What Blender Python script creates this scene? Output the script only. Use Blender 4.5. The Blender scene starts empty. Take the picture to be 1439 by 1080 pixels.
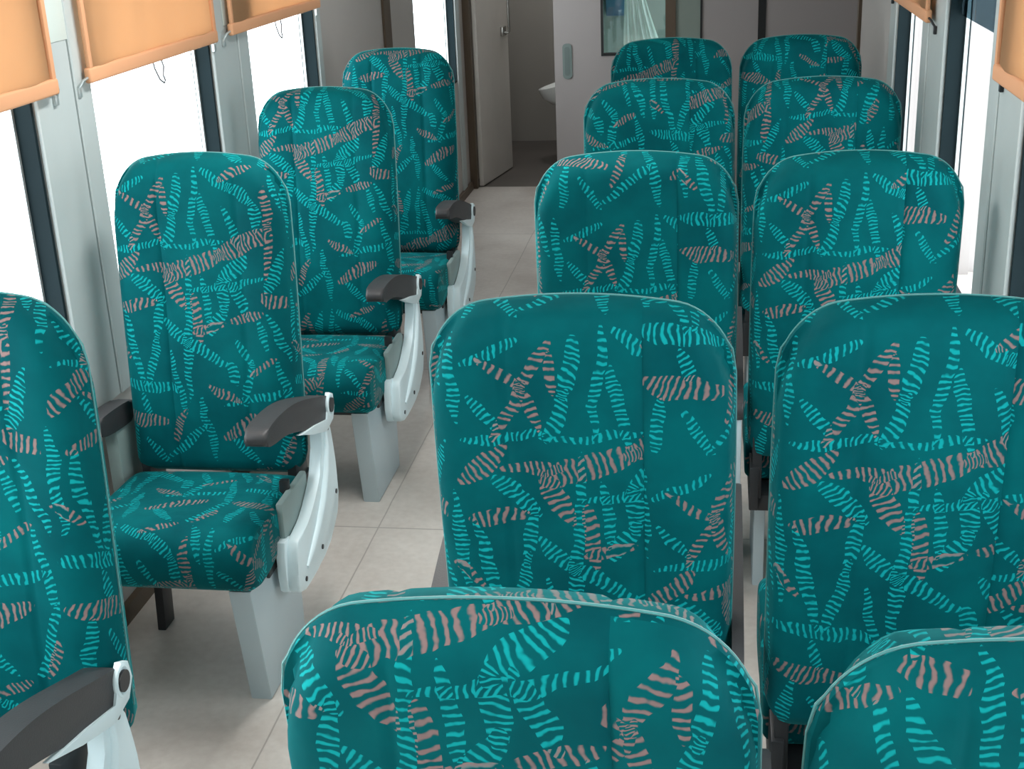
import bpy, bmesh, math, random
from mathutils import Vector, Matrix
random.seed(4)
PI = math.pi
SC = bpy.context.scene
COL = SC.collection

# ------------------------------------------------------------------ camera
CAM = (-0.0468, -1.8999, 1.8137)
YAW, PITCH, ROLL, FPX = 0.1617, 0.361, -0.0427, 1847.9
fw = Vector((-math.sin(YAW)*math.cos(PITCH), math.cos(YAW)*math.cos(PITCH), -math.sin(PITCH)))
r0 = Vector((math.cos(YAW), math.sin(YAW), 0)); u0 = r0.cross(fw)
rt = r0*math.cos(ROLL) + u0*math.sin(ROLL); up = -r0*math.sin(ROLL) + u0*math.cos(ROLL)
cd = bpy.data.cameras.new('camera'); cam = bpy.data.objects.new('camera', cd); COL.objects.link(cam)
cam.matrix_world = Matrix(((rt.x, up.x, -fw.x, CAM[0]), (rt.y, up.y, -fw.y, CAM[1]), (rt.z, up.z, -fw.z, CAM[2]), (0, 0, 0, 1)))
cd.sensor_width = 36; cd.lens = 36*FPX/1439; cd.clip_start = 0.02; cd.clip_end = 200
SC.camera = cam

# ------------------------------------------------------------------ world, exposure
w = bpy.data.worlds.new('World'); SC.world = w; w.use_nodes = True
bg = w.node_tree.nodes['Background']; bg.inputs[0].default_value = (0.90, 0.97, 1.0, 1); bg.inputs[1].default_value = 5.0
SC.view_settings.view_transform = 'Standard'; SC.view_settings.look = 'None'
SC.view_settings.gamma = 1; SC.view_settings.use_curve_mapping = False
SC.view_settings.exposure = 0.0
SC.cycles.max_bounces = 8; SC.cycles.diffuse_bounces = 5; SC.cycles.transparent_max_bounces = 12
SC.cycles.use_denoising = True
SC.cycles.sample_clamp_indirect = 6

XL, XR, YE, YB, ZC = -1.61, 0.60, 6.43, -2.4, 2.2
REC = 0.058                       # depth of the window recess
SILL, HEAD = 0.72, 1.75            # the right side has its sill a little lower
SILL_R = 0.66
# window openings (y0, y1)
WIN_L = [(-2.20, -1.31), (-1.14, -0.17), (0.11, 0.971), (1.252, 2.112), (2.434, 3.24), (5.0, 6.10)]
WIN_R = [(-2.20, -1.31), (-1.14, -0.17), (0.13, 1.02), (1.36, 2.07), (2.47, 3.17)]

def portal(x, y, z, sy, sz, rz):
    l = bpy.data.lights.new('window_daylight', 'AREA'); l.shape = 'RECTANGLE'; l.size = sy; l.size_y = sz
    l.cycles.is_portal = True
    o = bpy.data.objects.new('window_daylight', l); COL.objects.link(o)
    o.location = (x, y, z); o.rotation_euler = (PI/2, 0, rz)
for a, b in WIN_L: portal(XL-REC-0.03, (a+b)/2, (SILL+HEAD)/2, b-a, HEAD-SILL, -PI/2)
for a, b in WIN_R: portal(XR+REC+0.03, (a+b)/2, (SILL_R+HEAD)/2, b-a, HEAD-SILL_R, PI/2)

# ------------------------------------------------------------------ helpers
def mesh_obj(name, bm, m=None, parent=None, smooth=True, angle=40):
    me = bpy.data.meshes.new(name)
    bmesh.ops.recalc_face_normals(bm, faces=bm.faces[:])
    if smooth:
        for f in bm.faces: f.smooth = True
        lim = math.radians(angle)
        for e in bm.edges:
            if len(e.link_faces) == 2 and e.calc_face_angle(0) > lim: e.smooth = False
    bm.to_mesh(me); bm.free()
    if m: me.materials.append(m)
    o = bpy.data.objects.new(name, me); COL.objects.link(o)
    if parent: o.parent = parent
    return o
def empty(name, loc=(0, 0, 0), rz=0):
    o = bpy.data.objects.new(name, None); COL.objects.link(o); o.location = loc; o.rotation_euler.z = rz
    o.empty_display_size = 0.1
    return o
def tag(o, label=None, cat=None, group=None, kind=None):
    if label: o['label'] = label
    if cat: o['category'] = cat
    if group: o['group'] = group
    if kind: o['kind'] = kind
    return o
def struct(name, bm, m, parent=None, **k):
    o = mesh_obj(name, bm, m, parent, **k)
    if not parent: o['kind'] = 'structure'
    return o
def box(bm, x0, x1, y0, y1, z0, z1, bev=0, seg=2):
    r = bmesh.ops.create_cube(bm, size=1)
    vs = r['verts']
    for v in vs:
        v.co = Vector(((x0+x1)/2 + v.co.x*(x1-x0), (y0+y1)/2 + v.co.y*(y1-y0), (z0+z1)/2 + v.co.z*(z1-z0)))
    if bev:
        es = list({e for v in vs for e in v.link_edges})
        bmesh.ops.bevel(bm, geom=es, offset=bev, segments=seg, affect='EDGES', profile=0.5)
    return bm
def nbox(*a, **k):
    return box(bmesh.new(), *a, **k)
def tube(bm, pts, rad, n=8, closed=False):
    pts = [Vector(p) for p in pts]; N = len(pts); rings = []
    prev = None
    for i, p in enumerate(pts):
        if closed: t = pts[(i+1) % N] - pts[i-1]
        else: t = pts[min(i+1, N-1)] - pts[max(i-1, 0)]
        t.normalize()
        if prev is None: a = t.orthogonal().normalized()
        else: a = (prev - t*prev.dot(t)).normalized()
        prev = a; b = t.cross(a)
        rr = rad[i] if isinstance(rad, (list, tuple)) else rad
        rings.append([bm.verts.new(p + (a*math.cos(2*PI*k/n) + b*math.sin(2*PI*k/n))*rr) for k in range(n)])
    for i in range(N if closed else N-1):
        A, B = rings[i], rings[(i+1) % N]
        for k in range(n): bm.faces.new((A[k], A[(k+1) % n], B[(k+1) % n], B[k]))
    if not closed:
        bm.faces.new(rings[0]); bm.faces.new(rings[-1][::-1])
    return bm
def smooth_poly(pts, it=2):
    for _ in range(it):
        q = []
        for i in range(len(pts)):
            a, b = pts[i], pts[(i+1) % len(pts)]
            q.append(tuple(a[k]*.75+b[k]*.25 for k in range(len(a)))); q.append(tuple(a[k]*.25+b[k]*.75 for k in range(len(a))))
        pts = q
    return pts
def prism_x(prof, x0, x1, bev=0.0, bm=None, seg=2):
    """profile of (y, z) points extruded along x"""
    bm = bm or bmesh.new()
    A = [bm.verts.new((x0, p[0], p[1])) for p in prof]; B = [bm.verts.new((x1, p[0], p[1])) for p in prof]
    n = len(prof); fa = bm.faces.new(A); fb = bm.faces.new(B[::-1])
    for i in range(n): bm.faces.new((A[i], B[i], B[(i+1) % n], A[(i+1) % n]))
    if bev:
        es = list({e for f in (fa, fb) for e in f.edges})
        bmesh.ops.bevel(bm, geom=es, offset=bev, segments=seg, affect='EDGES', profile=0.5)
    return bm
def cyl_x(bm, x0, x1, y, z, r, n=20):
    return tube(bm, [(x0, y, z), (x1, y, z)], r, n)

# ------------------------------------------------------------------ materials
def mat(name, col, rough=0.5, metal=0.0, noise=0.0, nscale=8.0, bump=0.0, bscale=80.0, sheen=0.0, spec=0.5, trans=0.0):
    m = bpy.data.materials.new(name); m.use_nodes = True
    nt = m.node_tree; N = nt.nodes; L = nt.links; b = N['Principled BSDF']
    b.inputs['Base Color'].default_value = (*col, 1); b.inputs['Roughness'].default_value = rough
    b.inputs['Metallic'].default_value = metal; b.inputs['Specular IOR Level'].default_value = spec
    tc = N.new('ShaderNodeTexCoord')
    if noise:
        no = N.new('ShaderNodeTexNoise'); no.inputs['Scale'].default_value = nscale; no.inputs['Detail'].default_value = 5
        L.new(tc.outputs['Object'], no.inputs['Vector'])
        r = N.new('ShaderNodeMapRange'); r.inputs['To Min'].default_value = 1-noise; r.inputs['To Max'].default_value = 1+noise
        L.new(no.outputs['Fac'], r.inputs['Value'])
        vm = N.new('ShaderNodeVectorMath'); vm.operation = 'SCALE'; vm.inputs[0].default_value = col
        L.new(r.outputs[0], vm.inputs['Scale']); L.new(vm.outputs[0], b.inputs['Base Color'])
    if bump:
        n2 = N.new('ShaderNodeTexNoise'); n2.inputs['Scale'].default_value = bscale
        L.new(tc.outputs['Object'], n2.inputs['Vector'])
        bp = N.new('ShaderNodeBump'); bp.inputs['Strength'].default_value = bump; bp.inputs['Distance'].default_value = 0.004
        L.new(n2.outputs['Fac'], bp.inputs['Height']); L.new(bp.outputs[0], b.inputs['Normal'])
    if sheen: b.inputs['Sheen Weight'].default_value = sheen
    return m

M = {}
M['wall'] = mat('painted_panel', (0.46, 0.44, 0.42), 0.5, noise=0.06, nscale=3)
M['endwall'] = mat('laminate_panel', (0.36, 0.335, 0.33), 0.5, noise=0.05, nscale=2)
M['pillar'] = mat('pillar_metal', (0.48, 0.54, 0.54), 0.42, noise=0.08, nscale=6)
M['rubber'] = mat('black_rubber', (0.007, 0.017, 0.021), 0.6, noise=0.2, spec=0.12)
M['alu'] = mat('aluminium', (0.55, 0.60, 0.60), 0.35, 0.6, noise=0.05)
M['brown'] = mat('brown_strip', (0.10, 0.07, 0.045), 0.5, noise=0.15)
M['black'] = mat('black_gap', (0.012, 0.014, 0.015), 0.5)
M['ceil'] = mat('ceiling_paint', (0.7, 0.7, 0.68), 0.6, noise=0.03)
M['plate'] = mat('handle_plate', (0.20, 0.26, 0.25), 0.4, 0.3, noise=0.08)
M['chrome'] = mat('chrome', (0.5, 0.5, 0.48), 0.25, 1.0, noise=0.03)
M['wc_floor'] = mat('dark_floor', (0.10, 0.088, 0.078), 0.55, noise=0.25, nscale=3)
M['wc_wall'] = mat('grey_partition', (0.33, 0.315, 0.285), 0.5, noise=0.06, nscale=2)
M['ceramic'] = mat('white_ceramic', (0.8, 0.82, 0.8), 0.15, noise=0.02)
M['plastic'] = mat('white_plastic', (0.72, 0.86, 0.90), 0.35, noise=0.05, nscale=5)
M['legpaint'] = mat('pale_grey_paint', (0.48, 0.58, 0.62), 0.4, noise=0.06, nscale=5)
M['arm'] = mat('dark_grey_armrest', (0.040, 0.040, 0.043), 0.5, noise=0.15, nscale=20, bump=0.1, bscale=300)
M['dark'] = mat('dark_metal', (0.03, 0.032, 0.035), 0.4, 0.3, noise=0.1)
M['screw'] = mat('dark_screw', (0.02, 0.025, 0.03), 0.3, 0.5, noise=0.1)
M['sidecover'] = mat('side_cover', (0.26, 0.34, 0.33), 0.5, noise=0.1, nscale=10)
M['sticker'] = mat('sticker', (0.62, 0.70, 0.66), 0.4, noise=0.04)
M['cloth'] = mat('white_cloth', (0.78, 0.86, 0.82), 0.8, noise=0.1, nscale=10, bump=0.2, bscale=20)
M['bluebox'] = mat('blue_panel', (0.05, 0.12, 0.20), 0.5, noise=0.1)
M['greenwall'] = mat('greenish_wall', (0.22, 0.27, 0.24), 0.5, noise=0.1)
M['rim_piping'] = mat('teal_rim_piping', (0.06, 0.27, 0.27), 0.7, noise=0.2, nscale=60, sheen=0.6)

def curtain_mat():
    m = mat('orange_curtain', (0.60, 0.36, 0.19), 0.75, noise=0.05, nscale=3, bump=0.05, bscale=30)
    nt = m.node_tree; b = nt.nodes['Principled BSDF']; out = nt.nodes['Material Output']
    tl = nt.nodes.new('ShaderNodeBsdfTranslucent'); tl.inputs[0].default_value = (0.44, 0.285, 0.165, 1)
    mx = nt.nodes.new('ShaderNodeMixShader'); mx.inputs[0].default_value = 0.22
    nt.links.new(b.outputs[0], mx.inputs[1]); nt.links.new(tl.outputs[0], mx.inputs[2]); nt.links.new(mx.outputs[0], out.inputs[0])
    return m
M['wire'] = mat('steel_wire', (0.16, 0.16, 0.17), 0.4, 0.5, noise=0.05)
M['curtain'] = curtain_mat()
M['hem'] = mat('orange_hem', (0.72, 0.36, 0.19), 0.75, noise=0.05, nscale=5)
def glass_mat(tint=(1, 1, 1), refl=0.06):
    m = bpy.data.materials.new('glass'); m.use_nodes = True; nt = m.node_tree; N = nt.nodes
    N.remove(N['Principled BSDF'])
    t = N.new('ShaderNodeBsdfTransparent'); t.inputs[0].default_value = (*tint, 1)
    g = N.new('ShaderNodeBsdfGlossy'); g.inputs['Roughness'].default_value = 0.02
    mx = N.new('ShaderNodeMixShader'); mx.inputs[0].default_value = refl
    nt.links.new(t.outputs[0], mx.inputs[1]); nt.links.new(g.outputs[0], mx.inputs[2]); nt.links.new(mx.outputs[0], N['Material Output'].inputs[0])
    return m
M['glass'] = glass_mat(); M['glass2'] = glass_mat((0.85, 0.95, 0.95), 0.10)

def floor_mat():
    m = bpy.data.materials.new('vinyl_floor'); m.use_nodes = True; nt = m.node_tree; N = nt.nodes; L = nt.links; b = N['Principled BSDF']
    tc = N.new('ShaderNodeTexCoord')
    n1 = N.new('ShaderNodeTexNoise'); n1.inputs['Scale'].default_value = 2.2; n1.inputs['Detail'].default_value = 6; L.new(tc.outputs['Object'], n1.inputs['Vector'])
    n2 = N.new('ShaderNodeTexNoise'); n2.inputs['Scale'].default_value = 40; n2.inputs['Detail'].default_value = 4; L.new(tc.outputs['Object'], n2.inputs['Vector'])
    ad = N.new('ShaderNodeMath'); ad.operation = 'MULTIPLY_ADD'; ad.inputs[1].default_value = 0.35; L.new(n2.outputs['Fac'], ad.inputs[0]); L.new(n1.outputs['Fac'], ad.inputs[2])
    cr = N.new('ShaderNodeValToRGB'); e = cr.color_ramp.elements
    e[0].position = 0.42; e[0].color = (0.47, 0.425, 0.385, 1); e[1].position = 0.85; e[1].color = (0.67, 0.63, 0.585, 1)
    L.new(ad.outputs[0], cr.inputs[0])
    # scuffed brown stains, a few of them near the seat legs
    vo = N.new('ShaderNodeTexNoise'); vo.inputs['Scale'].default_value = 1.3; vo.inputs['Detail'].default_value = 3
    L.new(tc.outputs['Object'], vo.inputs['Vector'])
    mr = N.new('ShaderNodeMapRange'); mr.inputs['From Min'].default_value = 0.54; mr.inputs['From Max'].default_value = 0.72; L.new(vo.outputs['Fac'], mr.inputs['Value'])
    mu = N.new('ShaderNodeMath'); mu.operation = 'MULTIPLY'; mu.inputs[1].default_value = 0.35; L.new(mr.outputs[0], mu.inputs[0])
    mx = N.new('ShaderNodeMix'); mx.data_type = 'RGBA'; L.new(mu.outputs[0], mx.inputs[0]); L.new(cr.outputs[0], mx.inputs[6]); mx.inputs[7].default_value = (0.16, 0.10, 0.07, 1)
    # sheet seams: one along the aisle, some across
    sx = N.new('ShaderNodeSeparateXYZ'); L.new(tc.outputs['Object'], sx.inputs[0])
    wob = N.new('ShaderNodeMath'); wob.operation = 'MULTIPLY_ADD'; wob.inputs[1].default_value = 0.012; L.new(n1.outputs['Fac'], wob.inputs[0]); L.new(sx.outputs[0], wob.inputs[2])
    def seam(inp, pos, wd):
        c = N.new('ShaderNodeMath'); c.operation = 'COMPARE'; c.inputs[1].default_value = pos; c.inputs[2].default_value = wd; L.new(inp, c.inputs[0]); return c.outputs[0]
    s = seam(wob.outputs[0], -1.045, 0.0022)
    for yy in (0.1, 1.6, 3.0, 3.95, 5.2):
        s2 = seam(sx.outputs[1], yy, 0.003); a = N.new('ShaderNodeMath'); a.operation = 'MAXIMUM'; L.new(s, a.inputs[0]); L.new(s2, a.inputs[1]); s = a.outputs[0]
    mm = N.new('ShaderNodeMath'); mm.operation = 'MULTIPLY'; mm.inputs[1].default_value = 0.4; L.new(s, mm.inputs[0])
    m2 = N.new('ShaderNodeMix'); m2.data_type = 'RGBA'; L.new(mm.outputs[0], m2.inputs[0]); L.new(mx.outputs[2], m2.inputs[6]); m2.inputs[7].default_value = (0.06, 0.05, 0.04, 1)
    L.new(m2.outputs[2], b.inputs['Base Color']); b.inputs['Roughness'].default_value = 0.32
    return m
M['floor'] = floor_mat()

# ---- the plush: rows of short ticks (cyan and dusty mauve) on teal.  Coordinates below are in a 47 x 76 cm repeat,
# given as polylines on a 602 x 1095 grid
TU, TV = 0.47, 0.76
CY = [([(275, 60), (255, 180), (225, 290)], 30), ([(325, 50), (315, 260)], 22), ([(345, 130), (380, 300)], 25),
      ([(360, 40), (440, 90), (520, 140), (525, 230)], 34), ([(60, 300), (200, 285)], 20), ([(230, 295), (390, 280)], 18),
      ([(110, 400), (185, 485)], 36), ([(60, 540), (105, 770)], 28), ([(180, 490), (165, 620), (130, 770)], 26),
      ([(30, 790), (200, 810)], 38), ([(200, 570), (270, 640), (375, 705)], 36), ([(285, 375), (262, 800)], 24),
      ([(310, 450), (510, 415)], 24), ([(470, 340), (395, 420), (390, 520), (350, 600)], 40), ([(430, 420), (465, 525)], 36),
      ([(600, 320), (545, 450)], 34), ([(505, 560), (530, 660)], 22), ([(545, 550), (605, 710)], 26), ([(400, 720), (420, 780)], 34),
      ([(100, 840), (125, 900)], 26), ([(60, 960), (45, 1080)], 28), ([(300, 860), (330, 1060)], 26), ([(400, 860), (560, 820)], 26),
      ([(600, 900), (540, 1080)], 28), ([(180, 1060), (300, 960)], 24),
      ([(20, 60), (30, 240)], 24), ([(420, 170), (460, 300)], 22), ([(570, 40), (600, 150)], 26), ([(20, 470), (30, 700)], 24), ([(430, 640), (470, 720), (450, 860)], 26),
      ([(330, 420), (345, 560)], 22), ([(210, 690), (240, 880)], 24), ([(150, 60), (60, 110)], 22), ([(110, 1000), (160, 1090)], 24), ([(400, 1000), (470, 1085)], 30),
      ([(560, 720), (590, 880)], 22), ([(60, 200), (110, 260)], 22)]
MA = [([(90, 105), (160, 165)], 24), ([(220, 60), (160, 165)], 26), ([(225, 90), (233, 170)], 24), ([(165, 165), (115, 280)], 24),
      ([(160, 165), (200, 265)], 24), ([(45, 405), (120, 320)], 38), ([(130, 370), (235, 372)], 28), ([(215, 395), (390, 330), (545, 250)], 54),
      ([(555, 100), (560, 230), (540, 395)], 26), ([(200, 390), (258, 495)], 44), ([(60, 512), (155, 492)], 32), ([(298, 485), (312, 625)], 34),
      ([(300, 602), (385, 572)], 30), ([(420, 560), (512, 528)], 30), ([(530, 480), (605, 500)], 42), ([(30, 915), (165, 935)], 48),
      ([(475, 750), (545, 705)], 24), ([(380, 980), (520, 905)], 44), ([(200, 1000), (240, 900)], 28), ([(330, 800), (420, 850)], 26), ([(420, 60), (500, 20)], 26), ([(590, 1000), (560, 1080)], 28), ([(60, 690), (20, 640)], 24)]
def fabric_mat():
    m = bpy.data.materials.new('teal_plush'); m.use_nodes = True; nt = m.node_tree; N = nt.nodes; L = nt.links; b = N['Principled BSDF']
    uv = N.new('ShaderNodeUVMap'); uv.uv_map = 'UVMap'
    at = N.new('ShaderNodeAttribute'); at.attribute_type = 'OBJECT'; at.attribute_name = 'fabric_shift'
    ad = N.new('ShaderNodeVectorMath'); ad.operation = 'ADD'; L.new(uv.outputs[0], ad.inputs[0]); L.new(at.outputs['Vector'], ad.inputs[1])
    n1 = N.new('ShaderNodeTexNoise'); n1.inputs['Scale'].default_value = 14; n1.inputs['Detail'].default_value = 3; n1.noise_dimensions = '2D'; L.new(ad.outputs[0], n1.inputs['Vector'])
    w1 = N.new('ShaderNodeVectorMath'); w1.operation = 'MULTIPLY_ADD'; L.new(n1.outputs['Color'], w1.inputs[0]); w1.inputs[1].default_value = (0.030, 0.030, 0); L.new(ad.outputs[0], w1.inputs[2])
    wr = N.new('ShaderNodeVectorMath'); wr.operation = 'WRAP'; L.new(w1.outputs[0], wr.inputs[0]); wr.inputs[1].default_value = (TU, TV, 1); wr.inputs[2].default_value = (0, 0, -1)
    P = N.new('ShaderNodeVectorMath'); P.operation = 'MULTIPLY'; L.new(wr.outputs[0], P.inputs[0]); P.inputs[1].default_value = (1, 1, 0)
    accK = None; accM = {0: None, 1: None}
    rnd = random.Random(7)
    for ci, LST in ((0, CY), (1, MA)):
        for pl, wd in LST:
            for i in range(len(pl)-1):
                a = Vector((pl[i][0]/602*TU, TV - pl[i][1]/1095*TV)); c = Vector((pl[i+1][0]/602*TU, TV - pl[i+1][1]/1095*TV))
                d = c-a; ln = d.length; ang = math.atan2(d.y, d.x)
                mp = N.new('ShaderNodeMapping'); mp.vector_type = 'TEXTURE'
                mp.inputs['Location'].default_value = (*((a+c)/2), 0); mp.inputs['Rotation'].default_value = (0, 0, ang)
                mp.inputs['Scale'].default_value = (ln/2*1.22+0.005, wd/602*TU*0.54, 1)
                L.new(P.outputs[0], mp.inputs['Vector'])
                le = N.new('ShaderNodeVectorMath'); le.operation = 'LENGTH'; L.new(mp.outputs[0], le.inputs[0])
                lt = N.new('ShaderNodeMath'); lt.operation = 'LESS_THAN'; lt.inputs[1].default_value = 1; L.new(le.outputs['Value'], lt.inputs[0])
                per = (0.0102 if ci == 0 else 0.0118)*rnd.uniform(.9, 1.15)
                ka = ang + rnd.uniform(-.3, .3)
                K = N.new('ShaderNodeVectorMath'); K.operation = 'MULTIPLY_ADD'; L.new(lt.outputs[0], K.inputs[0])
                K.inputs[1].default_value = (math.cos(ka)*2*PI/per, math.sin(ka)*2*PI/per, 0)
                if accK: L.new(accK, K.inputs[2])
                else: K.inputs[2].default_value = (0, 0, 0)
                accK = K.outputs[0]
                if accM[ci] is None: accM[ci] = lt.outputs[0]
                else:
                    mx = N.new('ShaderNodeMath'); mx.operation = 'MAXIMUM'; L.new(accM[ci], mx.inputs[0]); L.new(lt.outputs[0], mx.inputs[1]); accM[ci] = mx.outputs[0]
    dt = N.new('ShaderNodeVectorMath'); dt.operation = 'DOT_PRODUCT'; L.new(P.outputs[0], dt.inputs[0]); L.new(accK, dt.inputs[1])
    n2 = N.new('ShaderNodeTexNoise'); n2.inputs['Scale'].default_value = 45; n2.inputs['Detail'].default_value = 1; n2.noise_dimensions = '2D'; L.new(ad.outputs[0], n2.inputs['Vector'])
    ph = N.new('ShaderNodeMath'); ph.operation = 'MULTIPLY_ADD'; L.new(n2.outputs['Fac'], ph.inputs[0]); ph.inputs[1].default_value = 2.6; L.new(dt.outputs['Value'], ph.inputs[2])
    sn0 = N.new('ShaderNodeMath'); sn0.operation = 'SINE'; L.new(ph.outputs[0], sn0.inputs[0])
    n5 = N.new('ShaderNodeTexNoise'); n5.inputs['Scale'].default_value = 95; n5.inputs['Detail'].default_value = 1; n5.noise_dimensions = '2D'; L.new(ad.outputs[0], n5.inputs['Vector'])
    sn = N.new('ShaderNodeMath'); sn.operation = 'MULTIPLY_ADD'; L.new(n5.outputs['Fac'], sn.inputs[0]); sn.inputs[1].default_value = 1.5
    sb_ = N.new('ShaderNodeMath'); sb_.operation = 'SUBTRACT'; L.new(sn0.outputs[0], sb_.inputs[0]); sb_.inputs[1].default_value = 0.75; L.new(sb_.outputs[0], sn.inputs[2])
    tk = N.new('ShaderNodeMapRange'); tk.interpolation_type = 'SMOOTHSTEP'; tk.inputs['From Min'].default_value = -0.15; tk.inputs['From Max'].default_value = 0.95; L.new(sn.outputs[0], tk.inputs['Value'])
    # teal ground with soft pile variation
    n3 = N.new('ShaderNodeTexNoise'); n3.inputs['Scale'].default_value = 6; n3.inputs['Detail'].default_value = 4; L.new(ad.outputs[0], n3.inputs['Vector'])
    g = N.new('ShaderNodeValToRGB'); e = g.color_ramp.elements
    e[0].position = 0.35; e[0].color = (0.0, 0.068, 0.080, 1); e[1].position = 0.65; e[1].color = (0.0, 0.105, 0.116, 1); L.new(n3.outputs['Fac'], g.inputs[0])
    def mask(i):
        q = N.new('ShaderNodeMath'); q.operation = 'MULTIPLY'; L.new(tk.outputs[0], q.inputs[0]); L.new(accM[i], q.inputs[1])
        q2 = N.new('ShaderNodeMath'); q2.operation = 'MULTIPLY'; L.new(q.outputs[0], q2.inputs[0]); q2.inputs[1].default_value = 0.92; return q2.outputs[0]
    m1 = N.new('ShaderNodeMix'); m1.data_type = 'RGBA'; L.new(mask(0), m1.inputs[0]); L.new(g.outputs[0], m1.inputs[6]); m1.inputs[7].default_value = (0.005, 0.34, 0.355, 1)
    m2 = N.new('ShaderNodeMix'); m2.data_type = 'RGBA'; L.new(mask(1), m2.inputs[0]); L.new(m1.outputs[2], m2.inputs[6]); m2.inputs[7].default_value = (0.26, 0.165, 0.16, 1)
    L.new(m2.outputs[2], b.inputs['Base Color']); b.inputs['Roughness'].default_value = 0.75
    b.inputs['Specular IOR Level'].default_value = 0.06
    b.inputs['Sheen Weight'].default_value = 0.22; b.inputs['Sheen Roughness'].default_value = 0.35; b.inputs['Sheen Tint'].default_value = (0.15, 0.95, 0.95, 1)
    n4 = N.new('ShaderNodeTexNoise'); n4.inputs['Scale'].default_value = 9; n4.inputs['Detail'].default_value = 3; L.new(ad.outputs[0], n4.inputs['Vector'])
    bp = N.new('ShaderNodeBump'); bp.inputs['Strength'].default_value = 0.35; bp.inputs['Distance'].default_value = 0.01; L.new(n4.outputs['Fac'], bp.inputs['Height']); L.new(bp.outputs[0], b.inputs['Normal'])
    return m
M['fabric'] = fabric_mat()

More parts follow.
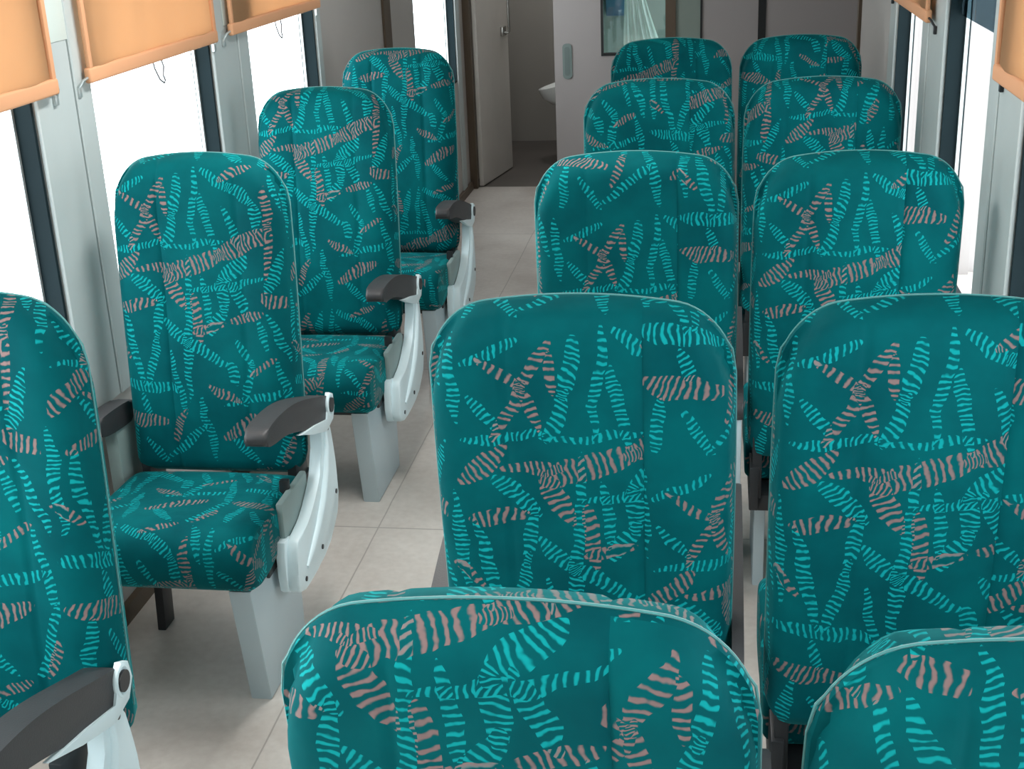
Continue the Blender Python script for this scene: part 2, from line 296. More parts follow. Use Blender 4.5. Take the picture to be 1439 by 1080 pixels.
# ------------------------------------------------------------------ seat parts (local: seat faces -y, backrest front foot at y=0, x centred)
def seam_cols(W):
    base = [-math.cos(PI*i/44)*W/2 for i in range(45)]
    for sx in (-0.21, 0.24):
        for d in (-.012, -.006, 0, .006, .012): base.append(sx*W + d)
    base.sort(); out = [base[0]]
    for q in base[1:]:
        if q - out[-1] > 0.0025: out.append(q)
    out[-1] = W/2
    return out
def back_top(x, W, H, r=0.088, arch=0.030):
    a = abs(x); z = H - arch*(2*x/W)**2
    if a > W/2 - r:
        t = min(1.0, (a-(W/2-r))/r); z -= r*(1-math.sqrt(max(0, 1-t*t)))*1.05
    return z
def back_bot(x, W, zb, r=0.05):
    a = abs(x)
    if a > W/2 - r:
        t = min(1.0, (a-(W/2-r))/r); return zb + r*(1-math.sqrt(max(0, 1-t*t)))
    return zb
def backrest_bm(W, H, zb, T=0.115):
    """H and zb are measured from the hinge; the front surface foot is at y=0"""
    bm = bmesh.new(); uvl = bm.loops.layers.uv.new('UVMap')
    xs = seam_cols(W); ts = []
    NT = 36
    for j in range(NT+1):
        t = j/NT; ts.append(t if t < .5 else 1-(1-t)**1.35/(.5**.35)) 
    rr = 0.046
    def pt(x, t, side):
        z0, z1 = back_bot(x, W, zb), back_top(x, W, H); z = z0+(z1-z0)*t
        f = (z-zb)/(H-zb); wsc = 1 - 0.012*(1-f)**2 - 0.026*max(0, f-.5)**2*4
        dx = W/2-abs(x); dz = z1-z; dzb = z-z0
        r1 = W/2
        d = 1e9
        for q in (dx, dz*0.95, dzb): d = min(d, q)
        # smooth the corner of the distance field
        if dx < 0.08 and dz < 0.08: d = max(0, 0.08 - math.hypot(0.08-dx, 0.08-dz))
        e = max(0.0, rr-d); off = rr - math.sqrt(max(0, rr*rr-e*e))
        thick = T*(1.0-0.12*f)
        s = 2*x/W
        if side == 0:     # front
            bol = 0.012*min(1, max(0, (abs(s)-0.5)/0.25)) * min(1, d/0.08)
            lum = 0.012*math.exp(-((f-.28)/.2)**2)*(1-s*s)
            head = 0.010*math.exp(-((f-.85)/.12)**2)*(1-s*s)
            y = -0.0 + off - bol - lum - head
        else:
            y = thick - off*1.0 + 0.006*(1-s*s)*math.sin(PI*min(1, max(0, f)))
        for sx, dep in ((-0.21, 0.006), (0.24, 0.004)):
            g = abs(x-sx*W)
            if g < 0.010 and d > 0.004:
                k = dep*(1-g/0.010)
                y += k if side == 0 else -k
        return Vector((x*wsc, y, z))
    F = [[bm.verts.new(pt(x, t, 0)) for t in ts] for x in xs]
    Bk = [[bm.verts.new(pt(x, t, 1)) for t in ts] for x in xs]
    nx = len(xs)-1; nt = len(ts)-1
    def surf_uv(c, o):
        d = abs(c.y - (0 if o > 0 else T*(1-.12*(c.z-zb)/(H-zb)))); d = max(0, d-.012)
        dx, dz = W/2-abs(c.x), back_top(c.x, W, H)-c.z
        ax, az = max(0, .1-dx), max(0, .1-dz); n = math.hypot(ax, az) or 1
        return ((c.x + math.copysign(d*ax/n, c.x))*o, c.z + d*az/n)
    def setuv(f, fn):
        for l in f.loops: l[uvl].uv = fn(l.vert.co)
    for G, sgn, off in ((F, 1, 0), (Bk, -1, 0)):
        for i in range(nx):
            for j in range(nt):
                q = (G[i][j], G[i+1][j], G[i+1][j+1], G[i][j+1])
                f = bm.faces.new(q if sgn > 0 else q[::-1])
                k = (.17, .23) if sgn < 0 and (xs[i]+xs[i+1])/2 < -0.21*W else (0, 0)      # the outer strip is a separately cut piece
                setuv(f, lambda c, o=sgn, k=k: tuple(a+b for a, b in zip(surf_uv(c, o), k)))
    # band round the edge
    path = [(0, j) for j in range(nt+1)] + [(i, nt) for i in range(1, nx+1)] + [(nx, j) for j in range(nt-1, -1, -1)] + [(i, 0) for i in range(nx-1, 0, -1)]
    n = len(path); yh = T/2
    mids = []
    for i, j in path:
        a, b2 = F[i][j].co, Bk[i][j].co; c = (a+b2)/2; o = Vector((math.copysign(0.003, c.x) if i in (0, nx) else 0, 0, 0.003 if j == nt else 0))
        mids.append(bm.verts.new(c+o))
    for k in range(n):
        i, j = path[k]; i2, j2 = path[(k+1) % n]
        for q, o in (((F[i][j], F[i2][j2], mids[(k+1) % n], mids[k]), 1), ((mids[k], mids[(k+1) % n], Bk[i2][j2], Bk[i][j]), -1)):
            f = bm.faces.new(q); setuv(f, lambda c, o=o: surf_uv(c, o))
    bmesh.ops.remove_doubles(bm, verts=bm.verts[:], dist=0.0002)
    edge = []
    for i, j in path:
        if j > 0: edge.append((Vector(pt(xs[i], ts[j], 0)), Vector(pt(xs[i], ts[j], 1))))
    return bm, edge
def resample(pts, step):
    out = [pts[0]]
    for p in pts[1:]:
        if (p-out[-1]).length >= step: out.append(p)
    return out
def cushion_bm(W, D=0.42):
    prof = [(0.03, -0.015), (-0.10, -0.004), (-0.22, 0.006), (-0.32, 0.018), (-0.375, 0.016), (-0.405, -0.006), (-0.412, -0.04), (-0.408, -0.09),
            (-0.398, -0.125), (-0.375, -0.142), (-0.30, -0.145), (0.03, -0.125)]
    prof = [(y, z+0.465) for y, z in prof]
    # densify
    dp = []
    for i in range(len(prof)):
        a, b2 = prof[i], prof[(i+1) % len(prof)]; n = max(1, int(math.dist(a, b2)/0.02))
        for k in range(n): dp.append((a[0]+(b2[0]-a[0])*k/n, a[1]+(b2[1]-a[1])*k/n))
    for _ in range(2):
        dp = [tuple((dp[i-1][k]+2*dp[i][k]+dp[(i+1) % len(dp)][k])/4 for k in (0, 1)) for i in range(len(dp))]
    cy = sum(p[0] for p in dp)/len(dp); cz = sum(p[1] for p in dp)/len(dp)
    arc = [0]
    for i in range(1, len(dp)): arc.append(arc[-1]+math.dist(dp[i-1], dp[i]))
    bm = bmesh.new(); uvl = bm.loops.layers.uv.new('UVMap')
    R_ = 0.028; xs = []
    for k in range(6): a = PI/2*k/5; xs.append((-W/2 + R_*(1-math.sin(a)), R_*(1-math.cos(a))))
    xs = [(-W/2 + R_*(1-math.cos(a)), R_*(1-math.sin(a))) for a in [PI/2*k/6 for k in range(7)]]
    mid = [(-W/2+R_ + (W-2*R_)*k/16, 0) for k in range(1, 16)]
    xs = xs + mid + [(-x, i) for x, i in xs[::-1]]
    rings = []
    for x, ins in xs:
        ring = []
        for (y, z) in dp:
            dy, dz = y-cy, z-cz; l = math.hypot(dy, dz)
            s = 1-ins/ max(l, .05)
            zz = cz+dz*s
            if z > cz: zz += 0.006*(1-(2*x/W)**2) - 0.005
            ring.append(bm.verts.new((x, cy+dy*s, zz)))
        rings.append(ring)
    n = len(dp)
    for i in range(len(xs)-1):
        for k in range(n):
            f = bm.faces.new((rings[i][k], rings[i+1][k], rings[i+1][(k+1) % n], rings[i][(k+1) % n]))
            for l in f.loops:
                x = l.vert.co.x
                kk = k if l.vert in (rings[i][k], rings[i+1][k]) else k+1
                a = arc[kk] if kk < n else arc[-1]+math.dist(dp[-1], dp[0])
                l[uvl].uv = (x, -a+0.1)
    for ring, s in ((rings[0], -1), (rings[-1], 1)):
        f = bm.faces.new(ring)
        for l in f.loops: l[uvl].uv = (s*W/2 + s*0.02 + (l.vert.co.z-0.4)*s*-1, l.vert.co.y*-1)
    return bm
HINGE_Z = 0.42
PANEL = [(.075, .575), (.118, .572), (.135, .54), (.15, .47), (.158, .41), (.155, .31), (.13, .27), (.03, .232), (-.10, .222), (-.20, .228), (-.222, .25),
         (-.215, .30), (-.20, .358), (-.178, .372), (-.125, .37), (-.075, .385), (-.02, .415), (.03, .455), (.05, .49), (.058, .54)]
ARM = [(.155, .60), (.13, .618), (.06, .640), (-.06, .680), (-.16, .703), (-.27, .712), (-.325, .706), (-.338, .690), (-.332, .672), (-.29, .660), (-.20, .648), (-.10, .615),
       (0.0, .575), (.10, .548), (.145, .552), (.162, .575)]
def knee(sgn, W, seat, aisle_side):
    """armrest, its bracket, hinge and side shield at x = sgn*W/2"""
    xa, xb = sgn*(W/2+0.004), sgn*(W/2+0.050)
    x0, x1 = min(xa, xb), max(xa, xb)
    arm = mesh_obj('armrest', prism_x(smooth_poly(ARM, 2), x0-0.012, x1-0.004 if sgn > 0 else x1, bev=0.010, seg=3), M['arm'], seat)
    br = mesh_obj('armrest_bracket', prism_x([(-.12, .612), (-.02, .572), (.09, .535), (.15, .545), (.172, .575), (.165, .61), (.14, .622), (.12, .60), (.10, .563), (.0, .588)], xb-sgn*0.012, xb+sgn*0.001, bev=0.002), M['plastic'], arm)
    h = bmesh.new()
    tube(h, [(xb-sgn*0.002, .135+0.021*math.cos(t), .590+0.026*math.sin(t)) for t in [2*PI*k/24 for k in range(24)]], 0.0055, 8, True)
    mesh_obj('hinge_ring', h, M['plastic'], arm)
    mesh_obj('hinge_hub', cyl_x(bmesh.new(), xb-sgn*0.004, xb+sgn*0.006, .135, .590, .019), M['dark'], arm)
    return arm
def shield(sgn, W, seat):
    xo = sgn*(W/2+0.044); xi = sgn*(W/2+0.014)
    p = mesh_obj('side_shield', prism_x(smooth_poly(PANEL, 1), min(xi, xo), max(xi, xo), bev=0.006, seg=2), M['plastic'], seat)
    # raised rib following the front edge, lower skirt step
    rib = bmesh.new()
    tube(rib, [(xo, .085, .56), (xo, .085, .50), (xo, .06, .44), (xo, .015, .38), (xo, -.04, .335), (xo, -.10, .30), (xo, -.15, .275)], [.006, .010, .012, .013, .012, .010, .005], 10)
    mesh_obj('rib', rib, M['plastic'], p)
    st = prism_x(smooth_poly([(-.222, .37), (-.18, .372), (-.15, .36), (-.135, .30), (-.14, .225), (-.20, .228), (-.225, .25)], 1), min(xi-sgn*.02, xi), max(xi-sgn*.02, xi)+0.003, bev=0.004)
    mesh_obj('skirt', st, M['plastic'], p)
    for y, z in ((.112, .535), (.135, .345), (-.02, .262), (-.165, .25)):
        mesh_obj('screw', cyl_x(bmesh.new(), xo-sgn*0.002, xo+sgn*0.0025, y, z, .0065, 12), M['screw'], p)
    sl = nbox(min(xi+sgn*.004, xo-sgn*.008), max(xi+sgn*.004, xo-sgn*.008), .066, .112, .570, .585, bev=.002)
    mesh_obj('slot', sl, M['dark'], p)
    return p
def build_seat(name, W, H, sgn, wall_arm=False, mid_arm=False, pw=0.75, lean=7.0, top=True):
    """sgn: side of the aisle armrest in local x (+1/-1)"""
    s = empty(name)
    bm, edge = backrest_bm(W, H-HINGE_Z, 0.022)
    b = mesh_obj('backrest', bm, M['fabric'], s, angle=60); b.location = (0, 0, HINGE_Z); b.rotation_euler.x = -math.radians(lean)
    pts = resample([e[0]*pw + e[1]*(1-pw) + Vector((math.copysign(.003, e[0].x) if abs(e[0].x) > W/2-.012 else 0, 0, .003 if e[0].z > .5 else 0)) for e in edge], 0.012)
    mesh_obj('rim_piping', tube(bmesh.new(), pts, 0.0018, 6), M['rim_piping'], b)  # edge piping on the far side, pale to stand in for rim light
    c = mesh_obj('cushion', cushion_bm(W-0.004), M['fabric'], s, angle=60)
    # side cover and release strap by the cushion
    mesh_obj('side_cover', nbox(min(sgn*(W/2-.006), sgn*(W/2+.012)), max(sgn*(W/2-.006), sgn*(W/2+.012)), -.19, .01, .35, .462, bev=.006), M['sidecover'], s)
    mesh_obj('release_strap', prism_x([(-.105, .484), (-.090, .484), (-.097, .415), (-.115, .415)], min(sgn*(W/2-.022), sgn*(W/2+.003)), max(sgn*(W/2-.022), sgn*(W/2+.003)), bev=.004), M['dark'], s)
    # frame under the cushion
    fr = bmesh.new()
    box(fr, -W/2+.03, W/2-.03, -.30, .10, .290, .335, bev=.004); box(fr, -W/2+.012, -W/2+.035, -.26, .12, .30, .42, bev=.003); box(fr, W/2-.035, W/2-.012, -.26, .12, .30, .42, bev=.003)
    mesh_obj('seat_frame', fr, M['dark'], s)
    # backrest carrier
    for q in (-1, 1):
        mesh_obj('back_bracket', nbox(q*(W/2-.03)-.012, q*(W/2-.03)+.012, .02, .11, .33, .50, bev=.003), M['dark'], s)
    # pedestal leg on the aisle side, small foot on the wall side
    xe = sgn*(W/2-.02); xi = sgn*(W/2-.075)
    mesh_obj('leg', prism_x([(-.37, .325), (-.02, .325), (-.03, .0), (-.315, .0)], min(xe, xi), max(xe, xi), bev=.006), M['legpaint'], s)
    if wall_arm:
        xw = -sgn*(W/2+.03)
        wl = prism_x([(.0, .30), (.06, .30), (.03, .0), (-.03, .0)], -sgn*(W/2-.03)-.012, -sgn*(W/2-.03)+.012, bev=.003)
        mesh_obj('leg', wl, M['dark'], s)
        a2 = mesh_obj('armrest', prism_x(smooth_poly([(.10, .595), (.08, .625), (-.10, .64), (-.13, .63), (-.13, .60), (-.08, .58), (.08, .565)], 2), xw-.024, xw+.024, bev=.01, seg=3), M['arm'], s)
        mesh_obj('support', nbox(xw-.016, xw+.020, -.03, .11, .33, .59, bev=.006), M['sidecover'], a2)
    else:
        wl = prism_x([(-.37, .30), (-.02, .30), (-.03, .0), (-.315, .0)], -sgn*(W/2-.045)-.015, -sgn*(W/2-.045)+.015, bev=.004)
        mesh_obj('leg', wl, M['legpaint'], s)
    if mid_arm:
        xm = -sgn*(W/2+.013)
        a3 = mesh_obj('armrest', prism_x(smooth_poly(ARM, 2), xm-.010, xm+.010, bev=.004, seg=2), M['arm'], s)
        mesh_obj('support', nbox(xm-.007, xm+.007, .04, .13, .34, .56, bev=.004), M['legpaint'], a3)
    knee(sgn, W, s, True)
    shield(sgn, W, s)
    return s
def children(o): return [c for c in COL.objects if c.parent == o]
def copy_tree(o, parent=None):
    c = o.copy(); COL.objects.link(c)
    if parent: c.parent = parent
    for ch in children(o): copy_tree(ch, c)
    return c
def dress(root, shift, lean):
    for c in children(root):
        if c.data and c.data.materials and c.data.materials[0] == M['fabric']:
            s2 = shift if c.name.startswith('backrest') else (shift[0]+.11, shift[1]+.31)
            c['fabric_shift'] = (float(s2[0]), float(s2[1]), 0.0)
        if c.name.startswith('backrest'): c.rotation_euler.x = -math.radians(lean)

# ------------------------------------------------------------------ setting
floor = struct('floor', nbox(XL-.05, 1.2, YB, YE, -.05, 0), M['floor'], smooth=False)
struct('floor_beyond', nbox(XL-.05, -0.2, YE, 8.3, -.05, -0.002), M['wc_floor'], smooth=False).name = 'floor_vestibule'
struct('ceiling', nbox(XL-.1, 1.2, YB, 8.3, ZC, ZC+.05), M['ceil'], smooth=False)
def side_wall(name, x, outward, wins, y0, y1):
    SILL = 0.72 if outward < 0 else SILL_R
    bm = bmesh.new(); xa, xb = min(x, x+outward*REC), max(x, x+outward*REC)
    box(bm, xa, xb, y0, y1, 0, SILL); box(bm, xa, xb, y0, y1, HEAD, ZC)
    ys = [y0] + [q for w_ in wins for q in w_] + [y1]
    for i in range(0, len(ys), 2): box(bm, xa, xb, ys[i], ys[i+1], SILL, HEAD)
    return struct(name, bm, M['wall'], smooth=False)
side_wall('wall_left', XL, -1, WIN_L, YB, 8.3)
side_wall('wall_right', XR, 1, WIN_R, YB, 4.45)
struct('wall_back_blocker', nbox(XL-REC, XR+REC, YB-.05, YB, 0, ZC), M['wall'], smooth=False)  # unseen wall, set close behind the camera to cut light from there
nwin = 0
def window(x, outward, y0, y1):
    global nwin; nwin += 1
    xo = x+outward*REC; SILL = 0.72 if outward < 0 else SILL_R
    w_ = struct('window_%d' % nwin, bmesh_frame(x, outward, y0, y1), M['rubber'], smooth=False)
    a, b2 = sorted((xo-outward*.006, xo-outward*.002))
    mesh_obj('glass_pane', nbox(a, b2, y0+.004, y1-.004, SILL+.004, HEAD-.004), M['glass'], w_)
    # pale metal edge strip between pane and rubber at the far jamb
    mesh_obj('window_edge', nbox(*sorted((xo-outward*.016, xo-outward*.0065)), y1-.022, y1-.012, SILL+.012, HEAD-.012), M['alu'], w_)
    return w_
def bmesh_frame(x, outward, y0, y1):
    SILL = 0.72 if outward < 0 else SILL_R
    bm = bmesh.new(); a, b2 = sorted((x-outward*.001, x+outward*REC)); t = .012
    box(bm, a, b2, y1-t, y1, SILL, HEAD); box(bm, a, b2, y0, y0+t, SILL, HEAD)
    box(bm, a, b2, y0+t, y1-t, SILL, SILL+t); box(bm, a, b2, y0+t, y1-t, HEAD-t, HEAD)
    return bm
for y0, y1 in WIN_L: window(XL, -1, y0, y1)
for y0, y1 in WIN_R: window(XR, 1, y0, y1)
# pillars: pressed metal covers between the windows, with a fold line and a narrow return
trim_n = 0
def trim(bm, m, **k):
    global trim_n; trim_n += 1
    return struct('trim_%d' % trim_n, bm, m, **k)
def pillar(x, inward, y0, y1, zb=0.60, zt=ZC):
    a = 0.7*(y1-y0)
    bm = bmesh.new()
    def bx(i0, i1, q0, q1, z0, z1): box(bm, *sorted((x+inward*i0, x+inward*i1)), q0, q1, z0, z1, bev=.003, seg=1)
    bx(.0005, .012, y0, y0+a-.004, zb, zt); bx(.0005, .016, y0+a, y1, zb, zt)
    return trim(bm, M['pillar'], smooth=False)
for i in range(len(WIN_L)-2): pillar(XL, 1, WIN_L[i][1]+.002, WIN_L[i+1][0]-.002)
for i in range(len(WIN_R)-1): pillar(XR, -1, WIN_R[i][1]+.002, WIN_R[i+1][0]-.002)
trim(nbox(XL+.0005, XL+.010, 3.245, 3.30, .6, ZC), M['pillar'], smooth=False)
trim(nbox(XR-.010, XR-.0005, 3.175, 3.33, .6, ZC), M['pillar'], smooth=False)
trim(nbox(XL+.0005, XL+.010, 6.10, 6.22, .0, ZC), M['pillar'], smooth=False)
# brown cover strips
trim(nbox(XL+.0005, XL+.012, 4.34, 4.47, 0, ZC), M['brown'], smooth=False)
trim(nbox(XR-.014, XR+REC, 4.452, 4.51, 0, ZC), M['brown'], smooth=False)
trim(nbox(XL+.0005, XL+.045, 6.37, 6.43, 0, ZC), M['brown'], smooth=False)
# skirting along the left wall
struct('baseboard_left', nbox(XL+.0005, XL+.02, YB, 6.36, 0.0, 0.05), M['brown'], smooth=False)

# end partition
def end_wall():
    bm = bmesh.new()
    box(bm, -1.05, -0.745, YE, YE+.04, 0, ZC); box(bm, -0.745, -.147, YE, YE+.04, 0, .83); box(bm, -0.745, -.147, YE, YE+.04, 1.55, ZC)
    box(bm, -.147, 1.2, YE, YE+.04, 0, ZC); box(bm, XL, -1.05, YE, YE+.04, 2.0, ZC)
    return struct('wall_end', bm, M['endwall'], smooth=False)
end_wall()
struct('wall_vestibule', nbox(1.15, 1.2, 4.45, YE, 0, ZC), M['endwall'], smooth=False)
struct('wall_step', nbox(XR+REC, 1.15, 4.40, 4.45, 0, ZC), M['endwall'], smooth=False)
trim(nbox(.194, .240, YE-.006, YE-.0005, 0, ZC), M['black'], smooth=False)
trim(nbox(-.152, -.140, YE-.006, YE-.0005, 0, ZC), M['black'], smooth=False)
# window in the end partition
wf = bmesh.new()
box(wf, -.757, -.742, YE-.012, YE+.03, .815, 1.56); box(wf, -.742, -.36, YE-.006, YE+.03, .815, .832)
w_ = struct('window_end', wf, M['black'], smooth=False)
mesh_obj('mullion', nbox(-.362, -.300, YE-.008, YE+.03, .815, 1.56), M['brown'], w_, smooth=False)
mesh_obj('glass_pane', nbox(-.742, -.362, YE+.012, YE+.016, .832, 1.55), M['glass2'], w_, smooth=False)
mesh_obj('blank_panel', nbox(-.300, -.150, YE+.004, YE+.02, .83, 1.55), M['greenwall'], w_, smooth=False)
# beyond it
struct('wall_beyond', nbox(-.82, .30, 7.35, 7.40, 0, ZC), M['greenwall'], smooth=False)
struct('wall_far', nbox(XL, 1.2, 8.05, 8.10, 0, ZC), M['wc_wall'], smooth=False)
struct('wall_washroom', nbox(-.86, -.82, YE+.04, 8.05, 0, ZC), M['wc_wall'], smooth=False)
cb = bmesh.new()
prof = []
NX, NZ = 22, 26
vs = []
for j in range(NZ+1):
    t = j/NZ; z = 1.22-0.52*t
    cx = -.60 + .08*t; hw = .045+.075*min(1, t*1.3)
    vs.append([cb.verts.new((cx+(i/NX-.5)*2*hw, 6.98+.02*math.sin(i*1.25+t*2)*(.4+t) + .015*math.sin(t*9), z + .01*math.sin(i*.9))) for i in range(NX+1)])
for j in range(NZ):
    for i in range(NX): cb.faces.new((vs[j][i], vs[j][i+1], vs[j+1][i+1], vs[j+1][i]))
bmesh.ops.solidify(cb, geom=cb.faces[:], thickness=.006)
ct = tag(mesh_obj('hanging_cloth', cb, M['cloth']), 'crumpled whitish cloth hanging behind the end partition window', 'cloth')
rail = tube(bmesh.new(), [(-.60, 7.35, 1.235), (-.60, 6.98, 1.235), (-.60, 6.95, 1.225)], .008, 8)
mesh_obj('hook', rail, M['chrome'], ct)
tag(mesh_obj('reflection_box', nbox(-.79, -.60, 7.22, 7.349, .98, 1.5, bev=.01), M['bluebox']), 'dark blue box standing in for the bluish reflection in the end partition window', 'box')  # added box, gives the end pane its bluish reflection

# washroom door, ajar, hinged by the left wall
d = empty('door_1', (-1.565, 6.44, 0), math.radians(-9.5)); d['kind'] = 'structure'
leaf = mesh_obj('door_leaf', nbox(0, .030, .0, .62, .005, 2.0, bev=.003), mat('door_paint', (.68, .65, .61), .5, noise=.05), d, smooth=False)
hb = bmesh.new()
tube(hb, [(.030, .50, 1.25), (.075, .50, 1.25), (.078, .50, 1.24), (.078, .50, .93), (.075, .50, .92), (.030, .50, .92)], .009, 10)
hd = mesh_obj('door_handle', hb, M['chrome'], d)
mesh_obj('latch', nbox(.0302, .05, .46, .54, .90, .96, bev=.004), M['chrome'], d)
# sliding door handle plate on the partition
def plate(x0, x1, z0, z1, ya, yb, r=.024):
    """rounded upright plate lying against the partition"""
    bm = bmesh.new(); pts = []
    for cx, cz, a0 in ((x1-r, z1-r, 0), (x0+r, z1-r, PI/2), (x0+r, z0+r, PI), (x1-r, z0+r, 3*PI/2)):
        for k in range(7): pts.append((cx+r*math.cos(a0+PI/2*k/6), cz+r*math.sin(a0+PI/2*k/6)))
    A = [bm.verts.new((x, ya, z)) for x, z in pts]; B = [bm.verts.new((x, yb, z)) for x, z in pts]
    bm.faces.new(A); bm.faces.new(B[::-1])
    for k in range(len(pts)): bm.faces.new((A[k], B[k], B[(k+1) % len(pts)], A[(k+1) % len(pts)]))
    return bm
hpo = tag(mesh_obj('door_pull_plate', plate(-.998, -.940, .680, .895, YE-.008, YE-.0002), M['plate']), 'grey rounded pull plate on the end partition beside the washroom doorway', 'door pull')
mesh_obj('recess_shade_inlay', plate(-.985, -.953, .70, .875, YE-.0095, YE-.0082, .014), mat('recess_shade_metal', (.16, .21, .205), .45, .3, noise=.08), hpo)  # raised inlay; the recess shade is put into its darker colour
# washbasin on its pedestal, in the washroom
bs = empty('washbasin', (0, 0, 0)); tag(bs, 'white ceramic washbasin in the washroom behind the open doorway', 'washbasin')
sb = bmesh.new(); rings = []
CX, CY2 = -1.085, 7.32
for (rx, ry, z, k2) in ((.03, .03, .38, 0), (.10, .09, .39, 0), (.16, .14, .43, 0), (.185, .165, .475, .3), (.19, .17, .49, .3), (.175, .155, .49, .3), (.13, .11, .44, 0), (.03, .03, .41, 0)):
    rings.append([sb.verts.new((CX+rx*math.cos(2*PI*k/32), CY2+ry*math.sin(2*PI*k/32), z+k2*(CX+rx*math.cos(2*PI*k/32)-CX+.19)*.9)) for k in range(32)])
for a, b2 in zip(rings, rings[1:]):
    for k in range(32): sb.faces.new((a[k], a[(k+1) % 32], b2[(k+1) % 32], b2[k]))
sb.faces.new(rings[0][::-1]); sb.faces.new(rings[-1])
mesh_obj('basin', sb, M['ceramic'], bs)
mesh_obj('pedestal', tube(bmesh.new(), [(CX+.05, CY2, z) for z in (0, .05, .25, .385)], [.09, .07, .055, .08], 20), M['ceramic'], bs)
tp = tube(bmesh.new(), [(CX+.21, CY2, .60), (CX+.21, CY2, .66), (CX+.17, CY2, .70), (CX+.10, CY2, .69), (CX+.09, CY2, .66)], .01, 8)
mesh_obj('tap', tp, M['chrome'], bs)
mesh_obj('splash_back', nbox(CX+.19, -.861, CY2-.2, CY2+.2, .50, .62, bev=.01), M['ceramic'], bs)

# ------------------------------------------------------------------ curtains: stitched orange panels with a hem rod and wire pulls
def curtain(x, inward, y0, y1, zb, label, pull=True, group='orange window curtains'):
    c = empty('curtain', (x, (y0+y1)/2, zb)); tag(c, label, 'curtain', group)
    bm = bmesh.new(); NY, NZ = 40, 10; zt = 1.86; g = []
    for j in range(NZ+1):
        t = j/NZ; z = .028 + (zt-zb-.028)*t
        g.append([])
        for i in range(NY+1):
            s_ = i/NY; y = (s_-.5)*(y1-y0)
            yy = y*(1-.012*math.sin(PI*t))
            g[-1].append(bm.verts.new((inward*(.036+.004*math.sin(s_*PI*3+t*2)+.003*math.sin(s_*23)), yy, z)))
    for j in range(NZ):
        for i in range(NY): bm.faces.new((g[j][i], g[j][i+1], g[j+1][i+1], g[j+1][i]))
    bmesh.ops.solidify(bm, geom=bm.faces[:], thickness=.003)
    mesh_obj('cloth_panel', bm, M['curtain'], c)
    hem = bmesh.new(); L = y1-y0
    box(hem, *sorted((inward*.024, inward*.044)), -L/2-.004, L/2+.004, -.004, .034, bev=.007, seg=3)
    mesh_obj('hem', hem, M['hem'], c)
    for e in (-1, 1):
        sd = nbox(*sorted((inward*.030, inward*.0425)), e*(L/2-.010)-.010, e*(L/2-.010)+.010, .030, zt-zb, bev=.005)
        mesh_obj('side_hem', sd, M['hem'], c)
        ct = bmesh.new()
        tube(ct, [(inward*.034, e*(L/2-.004), .012), (inward*.030, e*(L/2+.022), .006), (inward*.020, e*(L/2+.030), -.010), (inward*.016, e*(L/2+.028), -.028)], .0035, 8)
        box(ct, *sorted((inward*.012, inward*.0215)), e*(L/2+.026)-.008, e*(L/2+.026)+.008, -.034, -.010, bev=.002)
        mesh_obj('catch', ct, M['alu'] if inward > 0 else M['dark'], c)
    if pull:
        pl = tube(bmesh.new(), [(inward*.034, -.045, -.002), (inward*.034, -.040, -.020), (inward*.034, -.015, -.052), (inward*.034, .012, -.066), (inward*.034, .022, -.060), (inward*.034, .012, -.045), (inward*.034, .022, -.022), (inward*.034, .012, -.002)], .0026, 6)
        mesh_obj('pull_wire', pl, M['wire'], c)
    return c
curtain(XL, 1, .02, 1.03, 1.407, 'orange curtain over the nearest left window, cut by the left edge of the photo')
curtain(XL, 1, 1.205, 2.085, 1.407, 'orange curtain over the second left window, with a wire pull hanging from its hem')
curtain(XL, 1, 2.225, 3.21, 1.412, 'orange curtain over the third left window, smallest and farthest on the left side')
curtain(XR, -1, .05, 1.19, 1.375, 'orange curtain over the nearest right window, at the right edge of the photo', pull=False)
curtain(XR, -1, 2.235, 3.21, 1.395, 'small orange curtain over the farthest right window', pull=False)
# upper sash of the uncovered right window
tag(mesh_obj('tinted_strip', nbox(XR+REC-.03, XR+REC-.024, 1.374, 2.056, 1.43, 1.735), glass_mat((0.30, 0.38, 0.42), .1)), 'blue grey tinted upper pane of the uncovered right window', 'window pane')
def sticker(y0, y1, z0, z1, label):
    tag(mesh_obj('sticker', nbox(XL+.0125, XL+.0145, y0, y1, z0, z1, bev=.0006), M['sticker']), label, 'sticker')
sticker(1.06, 1.165, 1.515, 1.72, 'pale blank notice plate on the pillar between the first two left windows')
sticker(2.22, 2.29, 1.44, 1.72, 'narrow pale plate on the pillar between the second and third left windows')
# unseen ceiling lamps above the frame, placed to brighten left seats and aisle
for y, lx, en in ((-1.35, -1.4, 24), (1.05, -.80, 19), (3.4, -1.1, 3), (5.8, -1.1, 2.5)):
    f = empty('ceiling_fill_lamp', (lx, y, ZC)); tag(f, 'unseen ceiling fill lamp added to light the left seats and aisle', 'ceiling lamp', 'ceiling fill lamps')
    mesh_obj('lamp_body', nbox(-.12, .12, -.35, .35, -.05, -.002, bev=.01), M['ceil'], f)
    l = bpy.data.lights.new('fill_light', 'AREA'); l.shape = 'RECTANGLE'; l.size = .2; l.size_y = .66; l.energy = en; l.color = (1, .98, .95)
    lo = bpy.data.objects.new('fill_light', l); COL.objects.link(lo); lo.parent = f; lo.location = (0, 0, -.056)

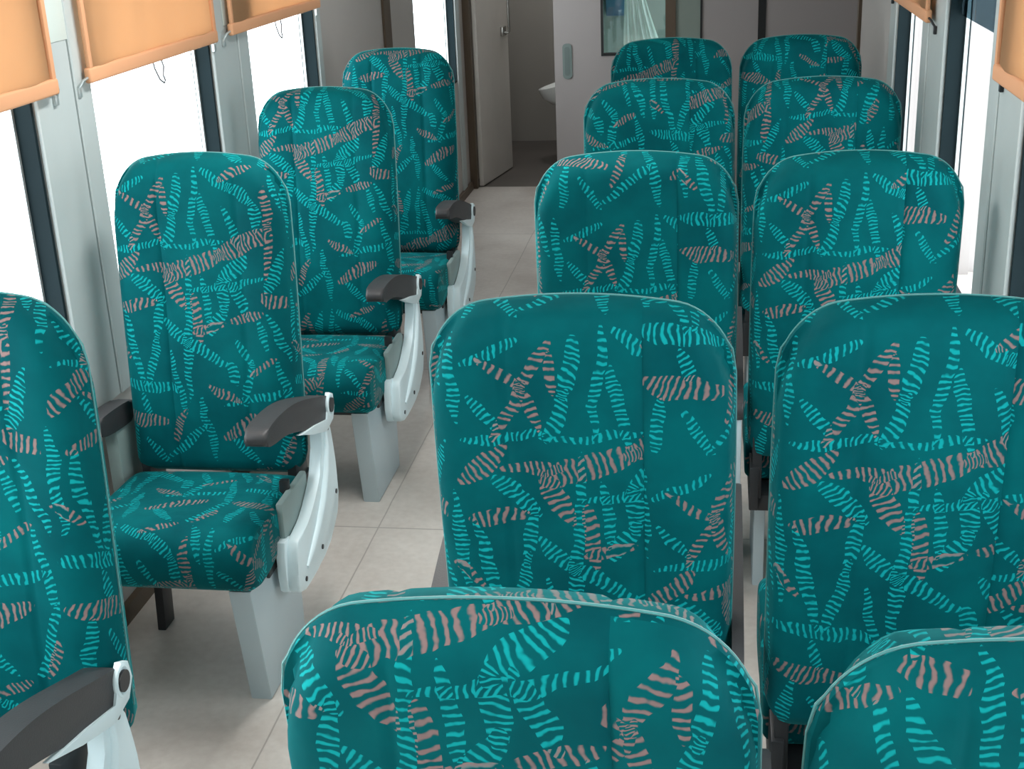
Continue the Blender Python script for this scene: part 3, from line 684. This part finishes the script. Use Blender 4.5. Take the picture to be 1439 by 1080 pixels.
f = empty('ceiling_fill_lamp', (-1.25, 7.3, ZC)); tag(f, 'unseen fill lamp added to brighten the washroom', 'ceiling lamp')  # added lamp, unseen, to lift the dark washroom and basin
mesh_obj('lamp_body', nbox(-.12, .12, -.12, .12, -.05, -.002, bev=.01), M['ceil'], f)
l = bpy.data.lights.new('fill_light', 'AREA'); l.size = .2; l.energy = 6
lo = bpy.data.objects.new('fill_light', l); COL.objects.link(lo); lo.parent = f; lo.location = (0, 0, -.056)

# ------------------------------------------------------------------ seats
GL, GR = 'single seats along the left windows', 'seats on the right side'
PR = 1.1547
left = build_seat('passenger_seat', 0.45, 1.25, 1, wall_arm=True, lean=6, pw=0.2)
LS = [(-.26, 4, (.30, -.19), 'teal patterned single seat nearest the camera, cut off by the left edge'),
      (1.0, 6, (.235, -.07), 'left teal single seat in full view with dark armrest, second from the camera'),
      (2.09, 6.5, (.235, -.155), 'left teal single seat just behind the fully visible one, third from the camera'),
      (3.13, 6.2, (.16, -.33), 'farthest left teal single seat, near the washroom doorway')]
XLS = -1.293
proto_r = {1: build_seat('passenger_seat', 0.482, 1.235, 1, lean=6, mid_arm=True), -1: build_seat('passenger_seat', 0.482, 1.235, -1, lean=6)}
RS = []
nm = ['row nearest the camera', 'second row from the camera', 'third row from the camera', 'fourth row from the camera', 'farthest row, by the end partition']
ytop = {5: -.89, 4: 0.0, 3: PR, 2: 2*PR, 1: 3*PR}
srcs = [(left, LS)]
def place(root, x, y, rz, shift, lean, label, group):
    root.location = (x, y, 0); root.rotation_euler.z = rz
    dress(root, shift, lean); tag(root, label, 'seat', group)
copies = [copy_tree(left) for _ in range(3)]
for o, (y, lean, sh, lab) in zip([left]+copies, LS):
    place(o, XLS, y, 0, sh, lean, lab, GL)
    if y < 0:                       # the nearest one has its backrest slid back and sits a little nearer the aisle
        o.location.x -= .006
        for ch in children(o):
            if ch.name.startswith('backrest'): ch.location.x = .035; ch.location.y = .12
for col, xc, sg in (('A', -.242, 1), ('B', .046+.241, -1)):
    base = proto_r[sg]
    cps = [base] + [copy_tree(base) for _ in range(4)]
    for k, row in enumerate((5, 4, 3, 2, 1)):
        side = 'aisle-side' if col == 'A' else 'window-side'
        dx, dy, lean = {'A': [(.016, .004, 9.7), (-.010, -.035, 6), (.008, -.035, 6.5), (.012, 0, 6), (.012, 0, 6)],
                        'B': [(-.004, .01, 11.5), (.004, -.03, 6), (-.008, -.045, 7), (-.005, -.025, 6), (-.008, 0, 6)]}[col][k]
        y = ytop[row] + .105 + .085 + dy
        wsx = {'A': [.945, 1, 1, 1, 1], 'B': [1, 1, .975, 1, .98]}[col][k]; sh = {'A': [(.30, -.32), (.205, -.055), (.19, .05), (.02, .30), (.40, .60)], 'B': [(.10, .35), (.235, -.055), (.235, -.05), (.12, -.17), (.25, .20)]}[col][k]
        for ch in children(cps[k]):
            if ch.name.startswith('backrest'): ch.scale.x = wsx
        place(cps[k], xc+dx, y, PI, sh, lean, 'back of teal patterned %s seat on the right, %s' % (side, nm[k]), GR)
